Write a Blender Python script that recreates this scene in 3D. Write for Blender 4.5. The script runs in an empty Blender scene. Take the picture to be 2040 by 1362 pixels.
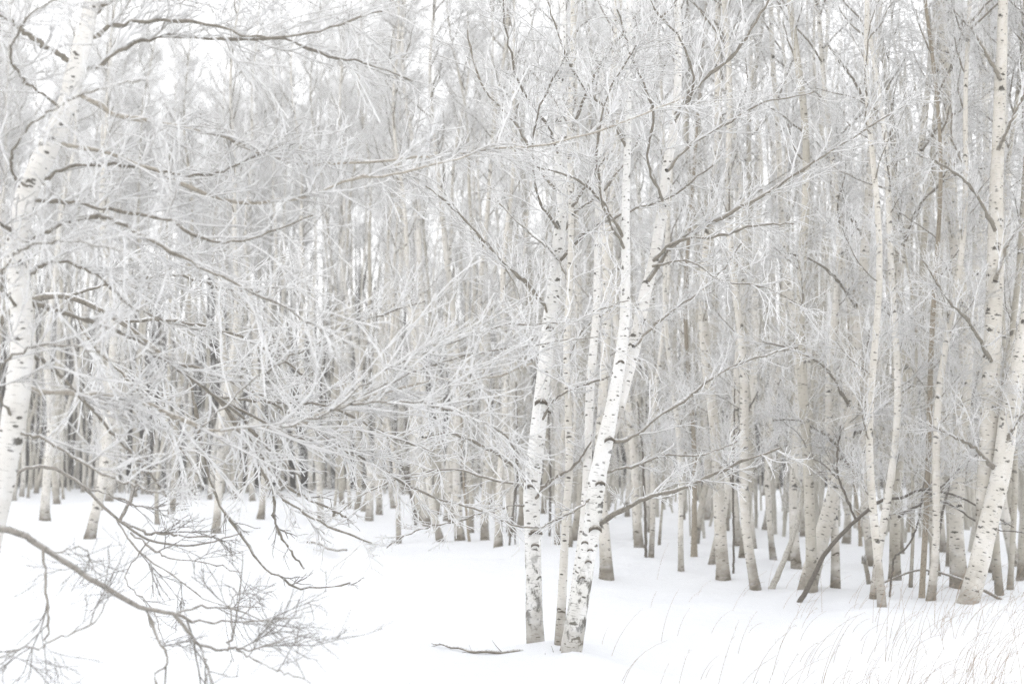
import bpy, math
import numpy as np
from mathutils import Vector

# ------------------------------------------------------------------ camera, sky, light
SC = bpy.context.scene
COL = SC.collection
F = 2802.0                       # focal length in photograph pixels (2040 wide)
CAMZ = 1.6
PITCH = math.atan((900 - 681) / F)
cam_d = bpy.data.cameras.new('camera')
cam = bpy.data.objects.new('camera', cam_d)
COL.objects.link(cam)
cam.location = (0, 0, CAMZ)
cam.rotation_euler = (math.pi / 2 + PITCH, 0, 0)
cam_d.sensor_width = 36.0
cam_d.lens = 36.0 * F / 2040.0
cam_d.clip_start = 0.05
cam_d.clip_end = 3000
cam_d.dof.use_dof = True
cam_d.dof.focus_distance = 10.4
cam_d.dof.aperture_fstop = 2.1
SC.camera = cam

SUN_EL, SUN_AZ = math.radians(38), math.radians(205)
w = bpy.data.worlds.new('World'); SC.world = w; w.use_nodes = True
nt = w.node_tree; nt.nodes.clear()
sky = nt.nodes.new('ShaderNodeTexSky'); sky.sky_type = 'NISHITA'; sky.sun_disc = False
sky.sun_elevation = SUN_EL; sky.sun_rotation = SUN_AZ
sky.air_density = 1.0; sky.dust_density = 4.0
cloud = nt.nodes.new('ShaderNodeMix'); cloud.data_type = 'RGBA'
cloud.inputs['Factor'].default_value = 0.92
cloud.inputs['B'].default_value = (7.5, 7.5, 7.55, 1)      # an even overcast layer over the sky
bg = nt.nodes.new('ShaderNodeBackground'); bg.inputs['Strength'].default_value = 0.12
out = nt.nodes.new('ShaderNodeOutputWorld')
nt.links.new(sky.outputs[0], cloud.inputs['A'])
nt.links.new(cloud.outputs['Result'], bg.inputs['Color'])
nt.links.new(bg.outputs[0], out.inputs['Surface'])
sd = bpy.data.lights.new('sun', 'SUN'); sd.energy = 0.5; sd.angle = math.radians(25); sd.color = (1, .98, .95)
sun = bpy.data.objects.new('sun', sd); COL.objects.link(sun)
sun.rotation_euler = (math.pi / 2 - SUN_EL, 0, math.pi - SUN_AZ + math.pi)
SC.view_settings.view_transform = 'Standard'; SC.view_settings.look = 'None'
SC.view_settings.gamma = 1.0; SC.view_settings.exposure = 0.92
SC.cycles.max_bounces = 6; SC.cycles.diffuse_bounces = 4; SC.cycles.volume_bounces = 1; SC.cycles.transmission_bounces = 4; SC.cycles.use_adaptive_sampling = True
SC.cycles.adaptive_threshold = 0.03; SC.cycles.use_denoising = True; SC.cycles.denoising_prefilter = 'NONE'; SC.cycles.denoising_input_passes = 'RGB_ALBEDO_NORMAL'

RNG = np.random.default_rng(11)

# ------------------------------------------------------------------ geometry of the view
CP, SP = math.cos(PITCH), math.sin(PITCH)
def ray(px, py):
    xc, yc = (px - 1020) / F, -(py - 681) / F
    return np.array([xc, CP - yc * SP, SP + yc * CP])
def at(px, py, Y):                      # a point of the photograph at Y metres ahead
    d = ray(px, py); return np.array([0, 0, CAMZ]) + d * (Y / d[1])
def on_ground(px, py):                  # where a base stands on the snow
    d = ray(px, py); return np.array([0, 0, CAMZ]) + d * (-CAMZ / d[2])

# ------------------------------------------------------------------ materials
def mat(name):
    m = bpy.data.materials.new(name); m.use_nodes = True
    n = m.node_tree; b = n.nodes['Principled BSDF']
    b.inputs['Roughness'].default_value = 0.85
    b.inputs['Specular IOR Level'].default_value = 0.2
    return m, n, b
def N(n, kind, **kw):
    o = n.nodes.new(kind)
    for k, v in kw.items(): setattr(o, k, v)
    return o
def math_(n, op, a, b=None, clamp=False):
    o = n.nodes.new('ShaderNodeMath'); o.operation = op; o.use_clamp = clamp
    for i, v in enumerate((a, b)):
        if v is None: continue
        if isinstance(v, (int, float)): o.inputs[i].default_value = v
        else: n.links.new(v, o.inputs[i])
    return o.outputs[0]
def mix(n, fac, a, b):
    o = n.nodes.new('ShaderNodeMix'); o.data_type = 'RGBA'
    for key, v in (('Factor', fac), ('A', a), ('B', b)):
        s = o.inputs[key]
        if isinstance(v, tuple): s.default_value = v if len(v) == 4 else v + (1,)
        elif isinstance(v, (int, float)): s.default_value = v
        else: n.links.new(v, s)
    return o.outputs['Result']
def rng_map(n, v, a, b, c=0.0, d=1.0):
    o = n.nodes.new('ShaderNodeMapRange'); o.clamp = True
    n.links.new(v, o.inputs[0])
    for i, x in enumerate((a, b, c, d)): o.inputs[i + 1].default_value = x
    return o.outputs[0]
def noise(n, vec, scale, detail=3, rough=.55):
    o = n.nodes.new('ShaderNodeTexNoise'); o.inputs['Scale'].default_value = scale
    o.inputs['Detail'].default_value = detail; o.inputs['Roughness'].default_value = rough
    if vec is not None: n.links.new(vec, o.inputs['Vector'])
    return o.outputs[0]

def bark(name, pale, cream, dark, marks=1.0, base_dark=0.9, frost=0.25, streak=0.0, vary=.42):
    m, n, b = mat(name)
    uv = N(n, 'ShaderNodeUVMap').outputs[0]
    oi = N(n, 'ShaderNodeObjectInfo')
    off = N(n, 'ShaderNodeCombineXYZ')
    n.links.new(math_(n, 'MULTIPLY', oi.outputs['Random'], 37.0), off.inputs[0])
    n.links.new(math_(n, 'MULTIPLY', oi.outputs['Random'], 53.0), off.inputs[1])
    add = N(n, 'ShaderNodeVectorMath', operation='ADD'); n.links.new(uv, add.inputs[0]); n.links.new(off.outputs[0], add.inputs[1])
    P = add.outputs[0]
    col = mix(n, rng_map(n, noise(n, P, 3.0, 4), .35, .7), pale, cream)
    tone = math_(n, 'FRACT', math_(n, 'MULTIPLY', oi.outputs['Random'], 7.31))
    col = mix(n, math_(n, 'MULTIPLY', tone, vary), col, (cream[0] * .74, cream[1] * .71, cream[2] * .66))
    # fine horizontal lenticels
    sc = N(n, 'ShaderNodeVectorMath', operation='MULTIPLY'); n.links.new(P, sc.inputs[0]); sc.inputs[1].default_value = (14, 95, 1)
    l = rng_map(n, noise(n, sc.outputs[0], 1.0, 2), .60, .72)
    col = mix(n, math_(n, 'MULTIPLY', l, .75), col, dark)
    # eyebrow shaped scars, three sizes of cells
    for (cx, cy, ax, ay, bend, thr, skip) in ((.15, .23, .30, .055, .55, 1.0, .42), (.07, .085, .28, .085, .2, 1.0, .32), (.24, .50, .22, .05, .9, 1.0, .45)):
        s = N(n, 'ShaderNodeVectorMath', operation='MULTIPLY'); n.links.new(P, s.inputs[0]); s.inputs[1].default_value = (1 / cx, 1 / cy, 1)
        warp = N(n, 'ShaderNodeTexNoise'); warp.inputs['Scale'].default_value = 24; warp.inputs['Detail'].default_value = 4; n.links.new(P, warp.inputs['Vector'])
        wv = N(n, 'ShaderNodeVectorMath', operation='MULTIPLY_ADD'); n.links.new(warp.outputs['Color'], wv.inputs[0])
        wv.inputs[1].default_value = (.34, .20, 0); n.links.new(s.outputs[0], wv.inputs[2])
        v = N(n, 'ShaderNodeTexVoronoi', voronoi_dimensions='2D'); v.inputs['Scale'].default_value = 1.0
        n.links.new(wv.outputs[0], v.inputs['Vector'])
        dlt = N(n, 'ShaderNodeVectorMath', operation='SUBTRACT'); n.links.new(wv.outputs[0], dlt.inputs[0]); n.links.new(v.outputs['Position'], dlt.inputs[1])
        sep = N(n, 'ShaderNodeSeparateXYZ'); n.links.new(dlt.outputs[0], sep.inputs[0])
        csep = N(n, 'ShaderNodeSeparateColor'); n.links.new(v.outputs['Color'], csep.inputs[0])
        x, y = sep.outputs[0], sep.outputs[1]
        yy = math_(n, 'ADD', y, math_(n, 'MULTIPLY', math_(n, 'MULTIPLY', x, x), bend))
        d = math_(n, 'ADD', math_(n, 'POWER', math_(n, 'DIVIDE', x, ax), 2), math_(n, 'POWER', math_(n, 'DIVIDE', yy, ay), 2))
        size = rng_map(n, csep.outputs[0], skip, 1.0, 0.02, 1.3)
        mk = rng_map(n, math_(n, 'DIVIDE', d, size), .55, 1.15, marks * .92, 0.0)
        col = mix(n, mk, col, dark)
    # rough grey bark low on the trunk
    sepu = N(n, 'ShaderNodeSeparateXYZ'); n.links.new(uv, sepu.inputs[0])
    low = rng_map(n, math_(n, 'ADD', sepu.outputs[1], math_(n, 'MULTIPLY', noise(n, P, 5, 4), .9)), .45, 1.0, base_dark, 0)
    col = mix(n, low, col, (dark[0] * 2.0, dark[1] * 1.85, dark[2] * 1.7))
    if streak:                                 # black fissured bark low on the front birch
        s2 = N(n, 'ShaderNodeVectorMath', operation='MULTIPLY'); n.links.new(P, s2.inputs[0]); s2.inputs[1].default_value = (16, 9, 1)
        v_ = sepu.outputs[1]
        band = math_(n, 'MULTIPLY', rng_map(n, v_, .12, .35), rng_map(n, v_, .70, .95, 1.0, 0.0))
        sk = math_(n, 'MULTIPLY', rng_map(n, noise(n, s2.outputs[0], 1.0, 5, .7), .50, .60), band)
        col = mix(n, math_(n, 'MULTIPLY', sk, streak), col, dark)
    # rime caught by the bark in patches
    fr = rng_map(n, noise(n, P, 9, 4), .5, .72, 0, frost)
    col = mix(n, fr, col, (.84, .85, .87))
    n.links.new(col, b.inputs['Base Color'])
    bp = N(n, 'ShaderNodeBump'); bp.inputs['Strength'].default_value = .35; bp.inputs['Distance'].default_value = .01
    n.links.new(noise(n, sc.outputs[0], .6, 4), bp.inputs['Height']); n.links.new(bp.outputs[0], b.inputs['Normal'])
    return m

def frosted(name, wood, rime, lo=-.35, hi=.55, nz=7.0, maxf=1.0, glow=0.0):
    m, n, b = mat(name)
    g = N(n, 'ShaderNodeNewGeometry')
    sep = N(n, 'ShaderNodeSeparateXYZ'); n.links.new(g.outputs['Normal'], sep.inputs[0])
    nn = noise(n, g.outputs['Position'], nz, 3)
    s = math_(n, 'ADD', sep.outputs[2], math_(n, 'MULTIPLY', math_(n, 'SUBTRACT', nn, .5), 1.6))
    fac = rng_map(n, s, lo, hi, 0, maxf)
    c = mix(n, fac, wood, rime)
    if not glow:                               # bark: blotches and cracks
        c = mix(n, rng_map(n, noise(n, g.outputs['Position'], 55, 5, .7), .48, .62, 0, .65), c, tuple(x * .42 for x in wood))
        bp = N(n, 'ShaderNodeBump'); bp.inputs['Strength'].default_value = .6; bp.inputs['Distance'].default_value = .006
        n.links.new(noise(n, g.outputs['Position'], 70, 4, .7), bp.inputs['Height']); n.links.new(bp.outputs[0], b.inputs['Normal'])
    n.links.new(c, b.inputs['Base Color'])
    if glow:                                   # rime crystals pass light through
        tr = N(n, 'ShaderNodeBsdfTranslucent'); n.links.new(c, tr.inputs['Color'])
        ms = N(n, 'ShaderNodeMixShader'); n.links.new(math_(n, 'MULTIPLY', fac, glow), ms.inputs[0])
        n.links.new(b.outputs[0], ms.inputs[1]); n.links.new(tr.outputs[0], ms.inputs[2])
        n.links.new(ms.outputs[0], n.nodes['Material Output'].inputs['Surface'])
    return m

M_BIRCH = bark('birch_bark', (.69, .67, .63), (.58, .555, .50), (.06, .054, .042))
M_GREY = bark('tan_birch_bark', (.50, .475, .42), (.40, .375, .32), (.055, .05, .04), marks=.8, base_dark=.8, frost=.15)  # greyish tan bark, a darker tone than the pale birches
M_HERO = bark('front_birch_bark', (.76, .75, .73), (.66, .645, .61), (.085, .078, .065), marks=1.0, base_dark=.9, frost=.35, vary=.15)
M_STREAK = bark('streaked_birch_bark', (.76, .755, .74), (.66, .65, .62), (.10, .095, .08), base_dark=.9, frost=.3, streak=.9, vary=0.0)
M_DARK = frosted('dark_sapling_bark', (.30, .28, .25), (.7, .7, .7), .3, 1.2)
M_STEM = frosted('dark_stem_bark', (.15, .135, .115), (.55, .55, .55), .5, 1.4)
M_LIMB = frosted('limb_bark', (.24, .22, .185), (.78, .79, .80), .15, .95, 5.0)
M_TAN = frosted('peeling_limb_bark', (.40, .365, .31), (.80, .80, .80), .1, .9, 5.0)
M_TWIG = frosted('frosted_twig', (.34, .32, .29), (.94, .94, .94), -1.1, -.25, 6.0, 1.0, .5)
M_TWIGF = frosted('far_frosted_twig', (.30, .285, .26), (.94, .94, .94), -1.1, -.2, 1.2, 1.0, .5)
M_BARE = frosted('bare_twig', (.24, .225, .20), (.75, .76, .78), .1, .9, 6.0)
M_WOOD = frosted('far_wood_bark', (.06, .050, .036), (.45, .43, .39), .45, 1.4, .9, .6)
M_SLIM = frosted('far_slim_bark', (.40, .375, .32), (.70, .69, .66), -.3, .8, 2.5, .9)
M_GRASS, _n, _b = mat('dry_grass'); _b.inputs['Base Color'].default_value = (.34, .265, .20, 1)

M_SNOW, _n, _b = mat('snow')
_g = N(_n, 'ShaderNodeNewGeometry')
_n.links.new(mix(_n, noise(_n, _g.outputs['Position'], .5, 3), (.71, .73, .77), (.77, .785, .81)), _b.inputs['Base Color'])
_b.inputs['Roughness'].default_value = .7
_bp = N(_n, 'ShaderNodeBump'); _bp.inputs['Strength'].default_value = .6; _bp.inputs['Distance'].default_value = .05
_n.links.new(noise(_n, _g.outputs['Position'], 3, 7, .6), _bp.inputs['Height']); _n.links.new(_bp.outputs[0], _b.inputs['Normal'])

# ------------------------------------------------------------------ mesh helpers
def unit(v): return v / np.maximum(np.linalg.norm(v, axis=-1, keepdims=True), 1e-9)

class MB:
    """collects quads, links them as ONE mesh object"""
    def __init__(s): s.v, s.f, s.m, s.uv, s.n, s.mats = [], [], [], [], 0, []
    def slot(s, material):
        if material not in s.mats: s.mats.append(material)
        return s.mats.index(material)
    def add(s, v, f, material, uv=None):
        s.v.append(v); s.f.append(f + s.n); s.m.append(np.full(len(f), s.slot(material), np.int32))
        s.uv.append(uv if uv is not None else np.zeros((len(f), 4, 2)))
        s.n += len(v)
    def tubes(s, P, R, material, S=3):
        Nn, K = P.shape[:2]
        if Nn == 0: return
        T = np.gradient(P, axis=1); T = unit(T)
        ref = np.where(np.abs(T[:, :1, 2:3]) > .85, np.array([1., 0, 0]), np.array([0, 0, 1.]))
        a = unit(np.cross(T, np.broadcast_to(ref, T.shape))); b = np.cross(T, a)
        th = np.arange(S) * 2 * math.pi / S
        V = P[:, :, None] + R[:, :, None, None] * (np.cos(th)[:, None] * a[:, :, None] + np.sin(th)[:, None] * b[:, :, None])
        idx = np.arange(Nn * K * S).reshape(Nn, K, S)
        nx = np.roll(idx, -1, axis=2)
        q = np.stack([idx[:, :-1], nx[:, :-1], nx[:, 1:], idx[:, 1:]], -1).reshape(-1, 4)
        s.add(V.reshape(-1, 3), q, material)
    def trunk(s, P, R, material, S=14, seed=0, rough=.05):
        """one upright tube with bark coordinates in metres"""
        r = np.random.default_rng(seed)
        K = len(P); T = unit(np.gradient(P, axis=0))
        a = unit(np.array([0, 1., 0]) - T * T[:, 1:2]); b = np.cross(T, a)
        th = np.arange(S) * 2 * math.pi / S
        wob = 1 + rough * r.standard_normal((K, S)) * .5
        ph = r.uniform(0, 6.28, 4)
        z = np.concatenate([[0], np.cumsum(np.linalg.norm(np.diff(P, axis=0), axis=1))])
        for k, (fz, ft) in enumerate(((2.1, 1), (3.7, 2), (6.5, 3), (1.1, 2))):
            wob += rough * .7 * np.sin(fz * z[:, None] + ft * th[None] + ph[k])
        V = P[:, None] + (R[:, None] * wob)[..., None] * (np.cos(th)[None, :, None] * a[:, None] + np.sin(th)[None, :, None] * b[:, None])
        idx = np.arange(K * S).reshape(K, S); nx = np.roll(idx, -1, axis=1)
        q = np.stack([idx[:-1], nx[:-1], nx[1:], idx[1:]], -1).reshape(-1, 4)
        circ = 2 * math.pi * float(np.mean(R[: max(2, K // 2)]))
        j = np.arange(S) / S * circ; j1 = (np.arange(S) + 1) / S * circ
        uv = np.zeros((K - 1, S, 4, 2))
        uv[..., 0, 0] = uv[..., 3, 0] = j; uv[..., 1, 0] = uv[..., 2, 0] = j1
        uv[..., 0, 1] = uv[..., 1, 1] = z[:-1, None]; uv[..., 2, 1] = uv[..., 3, 1] = z[1:, None]
        s.add(V.reshape(-1, 3), q, material, uv.reshape(-1, 4, 2))
    def mesh(s, name):
        me = bpy.data.meshes.new(name)
        v = np.concatenate(s.v).astype(np.float32); f = np.concatenate(s.f).astype(np.int32)
        me.vertices.add(len(v)); me.vertices.foreach_set('co', v.ravel())
        me.loops.add(f.size); me.loops.foreach_set('vertex_index', f.ravel())
        me.polygons.add(len(f)); me.polygons.foreach_set('loop_start', np.arange(0, f.size, 4, dtype=np.int32))
        me.polygons.foreach_set('material_index', np.concatenate(s.m))
        me.polygons.foreach_set('use_smooth', np.ones(len(f), bool))
        ul = me.uv_layers.new(name='UVMap'); ul.data.foreach_set('uv', np.concatenate(s.uv).astype(np.float32).ravel())
        for m_ in s.mats: me.materials.append(m_)
        me.update(calc_edges=True)
        return me
    def build(s, name, parent=None): return place(name, s.mesh(name), parent)

def place(name, me, parent=None):
    o = bpy.data.objects.new(name, me); COL.objects.link(o); o.parent = parent
    return o
def tag(o, label=None, cat=None, group=None, kind=None):
    for k, v in (('label', label), ('category', cat), ('group', group), ('kind', kind)):
        if v: o[k] = v
    return o
def thing(name, label, cat, loc=(0, 0, 0), group=None):
    o = bpy.data.objects.new(name, None); COL.objects.link(o); o.location = loc
    o.empty_display_size = .2
    return tag(o, label, cat, group)

def spline(pts, n):
    """Catmull-Rom through the rows of pts"""
    p = np.asarray(pts, float); q = np.vstack([2 * p[0] - p[1], p, 2 * p[-1] - p[-2]])
    t = np.linspace(0, len(p) - 1, n); i = np.minimum(t.astype(int), len(p) - 2); u = (t - i)[:, None]
    a, b, c, d = q[i], q[i + 1], q[i + 2], q[i + 3]
    return .5 * (2 * b + (c - a) * u + (2 * a - 5 * b + 4 * c - d) * u * u + (3 * b - a - 3 * c + d) * u ** 3)

def sprout(r, P, R, per, ang, length, K, rad, trop=0., wig=.18, t0=.1, t1=1., keep=None, tipbias=0., zero_len=None):
    """side shoots on every polyline of P: returns their polylines and radii"""
    Nn, Kp = P.shape[:2]
    pi = np.repeat(np.arange(Nn), per); M = len(pi)
    j = np.tile(np.arange(per), Nn)
    t = t0 + (t1 - t0) * (j + r.random(M)) / per
    if tipbias: t = t0 + (t1 - t0) * ((t - t0) / (t1 - t0)) ** (1 - tipbias)
    x = t * (Kp - 1); i = np.minimum(x.astype(int), Kp - 2); u = (x - i)[:, None]
    pos = P[pi, i] * (1 - u) + P[pi, i + 1] * u
    T = unit(P[pi, i + 1] - P[pi, i])
    rp = R[pi, i] * (1 - u[:, 0]) + R[pi, i + 1] * u[:, 0]
    perp = r.standard_normal((M, 3)); perp = unit(perp - T * np.sum(perp * T, 1, keepdims=True))
    a = np.radians(ang[0] + ang[1] * r.standard_normal(M))[:, None]
    d = np.cos(a) * T + np.sin(a) * perp
    L = length[0] + (length[1] - length[0]) * r.random(M) ** 1.5
    L = L * (1 - .55 * t)
    Q = np.zeros((M, K, 3)); Q[:, 0] = pos
    for k in range(1, K):
        d = unit(d + wig * r.standard_normal((M, 3)) + np.array([0, 0, trop]))
        Q[:, k] = Q[:, k - 1] + d * (L / (K - 1))[:, None]
    r0 = np.minimum(rad[0], rp * .8)
    RR = r0[:, None] + (np.minimum(rad[1], r0) - r0)[:, None] * np.linspace(0, 1, K)[None]
    return Q, RR

# ------------------------------------------------------------------ the ground
_ph = np.random.default_rng(3).uniform(0, 6.28, 12)
BUMPS = []
def ground_z(x, y):
    x = np.asarray(x, float); y = np.asarray(y, float)
    z = .05 * np.sin(.55 * x + .31 * y + _ph[0]) + .04 * np.sin(-.4 * x + .62 * y + _ph[1]) + .025 * np.sin(1.3 * x + .9 * y + _ph[2]) \
        + .03 * np.sin(2.3 * x - 1.9 * y + _ph[3]) * np.sin(.7 * x + .9 * y + _ph[5]) + .018 * np.sin(4.1 * x + 2.2 * y + _ph[4]) * np.sin(1.1 * x - 1.4 * y + _ph[6])
    for (bx, by, h, s) in BUMPS:
        z = z + h * np.exp(-((x - bx) ** 2 + (y - by) ** 2) / (2 * s * s))
    return z

# ------------------------------------------------------------------ birch kinds: trunk lines and crowns of 8 kinds
KH = 13.0
def kind_path(k, n=34, H=KH):
    r = np.random.default_rng(100 + k)
    z = np.linspace(0, 1, n) ** 1.15 * H
    x = np.zeros(n); y = np.zeros(n)
    for amp, fr in ((.17, .35), (.08, .8), (.04, 1.7)):
        x += amp * (np.sin(fr * z + r.uniform(0, 6.28))); y += amp * np.sin(fr * z + r.uniform(0, 6.28))
    x -= x[0]; y -= y[0]
    return np.stack([x, y, z], 1)

LIGHT = ((.07, .40, 3, (60, 14), (.3, .8), (.008, .004)), (.46, .98, 12, (36, 10), (.6, 1.7), (.014, .005)))
HIGH = ((.52, .66, 5, (46, 12), (.6, 1.5), (.014, .005)), (.62, .98, 16, (38, 10), (.9, 2.1), (.017, .005)))
def make_crown(k, light=0):
    r = np.random.default_rng(200 + 60 * light + k)
    P = kind_path(k, 40); R = np.full(40, .05)
    dens = np.interp(P[:, 2] / KH, [0, .1, .35, .55, 1], [0, .25, .8, 1, 1])
    mb = MB()
    lvl = []
    # boughs low: short, dead looking; high: long and upswept
    for (z0, z1, cnt, ang, ln, rad) in (LIGHT if light == 1 else HIGH if light == 2 else None) or ((.07, .36, 8, (60, 14), (.3, .9), (.009, .004)), (.34, .52, 5, (46, 12), (.6, 1.5), (.014, .005)), (.50, .98, 19, (38, 10), (.9, 2.1), (.017, .005))):
        lvl.append(sprout(r, P[None], R[None], cnt, ang, ln, 8, rad, .07, .13, z0 ** (1 / 1.15), z1 ** (1 / 1.15)))
    B = np.concatenate([l[0] for l in lvl]); BR = np.concatenate([l[1] for l in lvl])
    mb.tubes(B, BR, M_LIMB, 4)
    C, CR = sprout(r, B, BR, 7, (34, 11), (.4, 1.1), 6, (.0065, .0035), .04, .10, .15)
    mb.tubes(C, CR, M_TWIGF, 3)
    D, DR = sprout(r, C, CR, 5, (38, 12), (.2, .55), 4, (.0048, .0032), .0, .12, .1)
    mb.tubes(D, DR, M_TWIGF, 3)
    E, ER = sprout(r, D, DR, 2, (40, 14), (.1, .3), 3, (.0042, .003), -.04, .2, .15)
    mb.tubes(E, ER, M_TWIGF, 3)
    return mb.mesh('crown')

NK = 7
CROWNS = [make_crown(k) for k in range(NK)]
LIGHT_CROWNS = [make_crown(k, 1) for k in range(NK)]
HIGH_CROWNS = [make_crown(k, 2) for k in range(4)]

def birch(loc, r0, label, lean=(0., 0.), k=None, rz=None, H=None, material=None, group=None, cat='birch tree', name='birch_tree', seed=None, light=0):
    seed = seed if seed is not None else int(RNG.integers(1 << 30))
    r = np.random.default_rng(seed)
    k = int(r.integers(4 if light == 2 else NK)) if k is None else k
    H = H or 10.5 + 3 * r.random()
    rz = r.uniform(0, 6.28) if rz is None else rz
    s = H / KH
    o = thing(name, label, cat, (loc[0], loc[1], float(ground_z(loc[0], loc[1])) - .03), group)
    o.rotation_euler = (lean[1], lean[0], 0)
    P = kind_path(k) * s
    c_, s_ = math.cos(rz), math.sin(rz)
    P = np.stack([P[:, 0] * c_ - P[:, 1] * s_, P[:, 0] * s_ + P[:, 1] * c_, P[:, 2]], 1)
    t = np.clip(P[:, 2] / H, 0, 1)
    R = r0 * (.95 * (1 - t) ** .85 + .03 + .32 * np.exp(-P[:, 2] / .16))
    mb = MB(); mb.trunk(P, R, material or M_BIRCH, 12, seed)
    mb.build('trunk', o)
    c = place('crown', (CROWNS, LIGHT_CROWNS, HIGH_CROWNS)[light][k], o); c.rotation_euler = (0, 0, rz); c.scale = (s, s, s)
    return o

# ------------------------------------------------------------------ the trees one can tell apart: base pixel, width, lean (px sideways per 500 px up), label
LISTED = [
 # x, y, w, lean, bark, label
 (90, 1038, 22, 10, 'b', 'blurred pale birch at the left edge of the snowy clearing, behind the leaning trunk'),
 (114, 1006, 15, 0, 'g', 'brownish birch just right of the leftmost standing birch, farther back'),
 (178, 1070, 23, 18, 'b', 'birch with a tan foot nearest the clearing on the left'),
 (196, 1015, 18, 10, 'b', 'left stem of the close pair of pale birches at the clearing'),
 (217, 1000, 17, 6, 'b', 'right stem of the close pair of pale birches at the clearing'),
 (314, 1038, 10, -8, 'g', 'very thin birch on the clearing left of the tan footed birch'),
 (341, 1029, 15, 22, 'g', 'birch with a tan brown foot standing alone in the clearing'),
 (430, 1062, 18, 28, 'b', 'white birch in the clearing with a dark twig crossing its foot'),
 (519, 1036, 16, 4, 'b', 'straight white birch ending square in the middle of the left clearing'),
 (640, 1041, 15, -30, 'b', 'birch leaning left behind the twig thicket, right side of the clearing'),
 (664, 1031, 7, -8, 'g', 'small thin stem beside the left leaning birch'),
 (735, 1033, 16, -22, 'b', 'birch with a mottled grey foot at the right end of the clearing'),
 (795, 1080, 11, 6, 'b', 'thin birch left of the dark curved stem on the snow edge'),
 (852, 1054, 20, -18, 'b', 'pale birch behind the one with a black streaked foot'),
 (879, 1084, 17, -52, 'b', 'birch leaning left with a black streaked foot at the snow edge'),
 (917, 1079, 20, -12, 'b', 'sturdy birch with a tan foot near the snow edge'),
 (966, 1080, 18, 4, 'b', 'grey white birch right of the thin brown stem'),
 (992, 1095, 18, 2, 'b', 'foremost birch on the snow edge left of the big front birch'),
 (1042, 1052, 24, -6, 'g', 'wide tan birch directly left behind the big front birch'),
 (1083, 1022, 13, 2, 'g', 'short looking tan birch with dark foot right of the front birch'),
 (1110, 1096, 12, 14, 'b', 'thin birch seen between the two big front birches'),
 (1136, 1100, 10, 12, 'b', 'second thin birch between the two big front birches, nearer the forked one'),
 (1209, 1152, 27, -4, 'b', 'upright birch just right behind the forked front birch'),
 (1270, 1065, 17, -14, 'b', 'birch with a torn black bark ring at its foot'),
 (1297, 1121, 12, 24, 'b', 'birch leaning right, joined at its foot by a thin dark stem'),
 (1313, 1080, 6, -4, 'g', 'hair thin stem right of the joined pair'),
 (1357, 1141, 13, -22, 'b', 'slim birch with a bent foot, leaning left'),
 (1363, 1016, 16, 0, 'g', 'far tan birch ending high behind the slim bent footed birch'),
 (1383, 1118, 13, -6, 'n', 'brown barked stem with a black broken stub'),
 (1408, 1041, 17, 2, 'b', 'pale birch behind, between the brown stem and the broad birch'),
 (1420, 1134, 20, 26, 'b', 'left of two overlapping broad birches right of the brown stem'),
 (1441, 1160, 30, -4, 'b', 'broad white birch with a swollen foot, front of the overlapping two'),
 (1473, 1084, 18, 3, 'b', 'birch with a black knot and a brown ring at its foot'),
 (1507, 1171, 23, -14, 'b', 'straight front birch with a tan foot right of the thin black sapling'),
 (1541, 1123, 14, -12, 'b', 'slim birch right behind the straight tan footed birch'),
 (1571, 1122, 9, 20, 'g', 'thin upright stem behind the slender birch that leans right'),
 (1618, 1188, 26, 4, 'g', 'upright tan birch behind the foot of the leaning white birch'),
 (1664, 1184, 21, 0, 'b', 'smooth pale birch right of the bent dark sapling'),
 (1714, 1082, 8, -22, 'n', 'thin brown stem beyond the bent sapling'),
 (1731, 1106, 7, -8, 'n', 'thinner brown stem beyond the broken stub'),
 (1740, 1205, 19, 20, 'b', 'left stem of the pair with a shared black scar'),
 (1758, 1232, 19, -2, 'b', 'right stem of the pair, black scarred and nearest the grass'),
 (1796, 1102, 12, -18, 'g', 'tan stem behind the scarred pair'),
 (1811, 1068, 6, -10, 'n', 'very thin dark stem far behind the scarred pair'),
 (1814, 1186, 9, 6, 'g', 'short thin grey stem between the scarred pair and the brown fork'),
 (1836, 1202, 14, 36, 'n', 'brown grey birch forking low, right of the scarred pair'),
 (1852, 1212, 19, 40, 'b', 'pale birch leaning right beside the low brown fork'),
 (1862, 1136, 22, 10, 'g', 'tan birch behind the low brown fork'),
 (1911, 1186, 38, 20, 'b', 'thick birch with a rusty dark foot near the right edge'),
 (1992, 1202, 18, 46, 'g', 'grey brown birch leaning right at the right edge'),
 (2012, 1188, 14, 40, 'g', 'narrow birch behind the grey brown one at the right edge'),
 (2032, 1150, 16, 20, 'g', 'last blurred birch cut by the right edge of the view'),
 (1985, 1142, 13, 16, 'g', 'tan stem between the thick birch and the right edge'),
 (1900, 1100, 14, 8, 'g', 'pale stem peeping left of the thick rusty footed birch'),
 (1250, 1030, 11, -4, 'b', 'far slim birch right of the forked front birch'),
 (1222, 1000, 12, 8, 'b', 'far birch half hidden by the upright birch behind the fork'),
]
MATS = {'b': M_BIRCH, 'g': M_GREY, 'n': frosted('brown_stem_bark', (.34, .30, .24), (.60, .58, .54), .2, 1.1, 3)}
SPOTS = []; NEAR = []
for (px, py, wd, ln, mk, lb) in LISTED:
    p = on_ground(px, py); d = p[1]
    r0 = wd / 2 / F * d * .86
    lean = math.atan(ln / 500)
    H = 12.5 if wd > 11 else 8.5
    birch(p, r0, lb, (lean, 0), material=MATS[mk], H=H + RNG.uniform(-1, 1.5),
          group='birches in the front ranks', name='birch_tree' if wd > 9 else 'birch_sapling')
    SPOTS.append((p[0], p[1]))
    if d < 19: NEAR.append(p)

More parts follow.
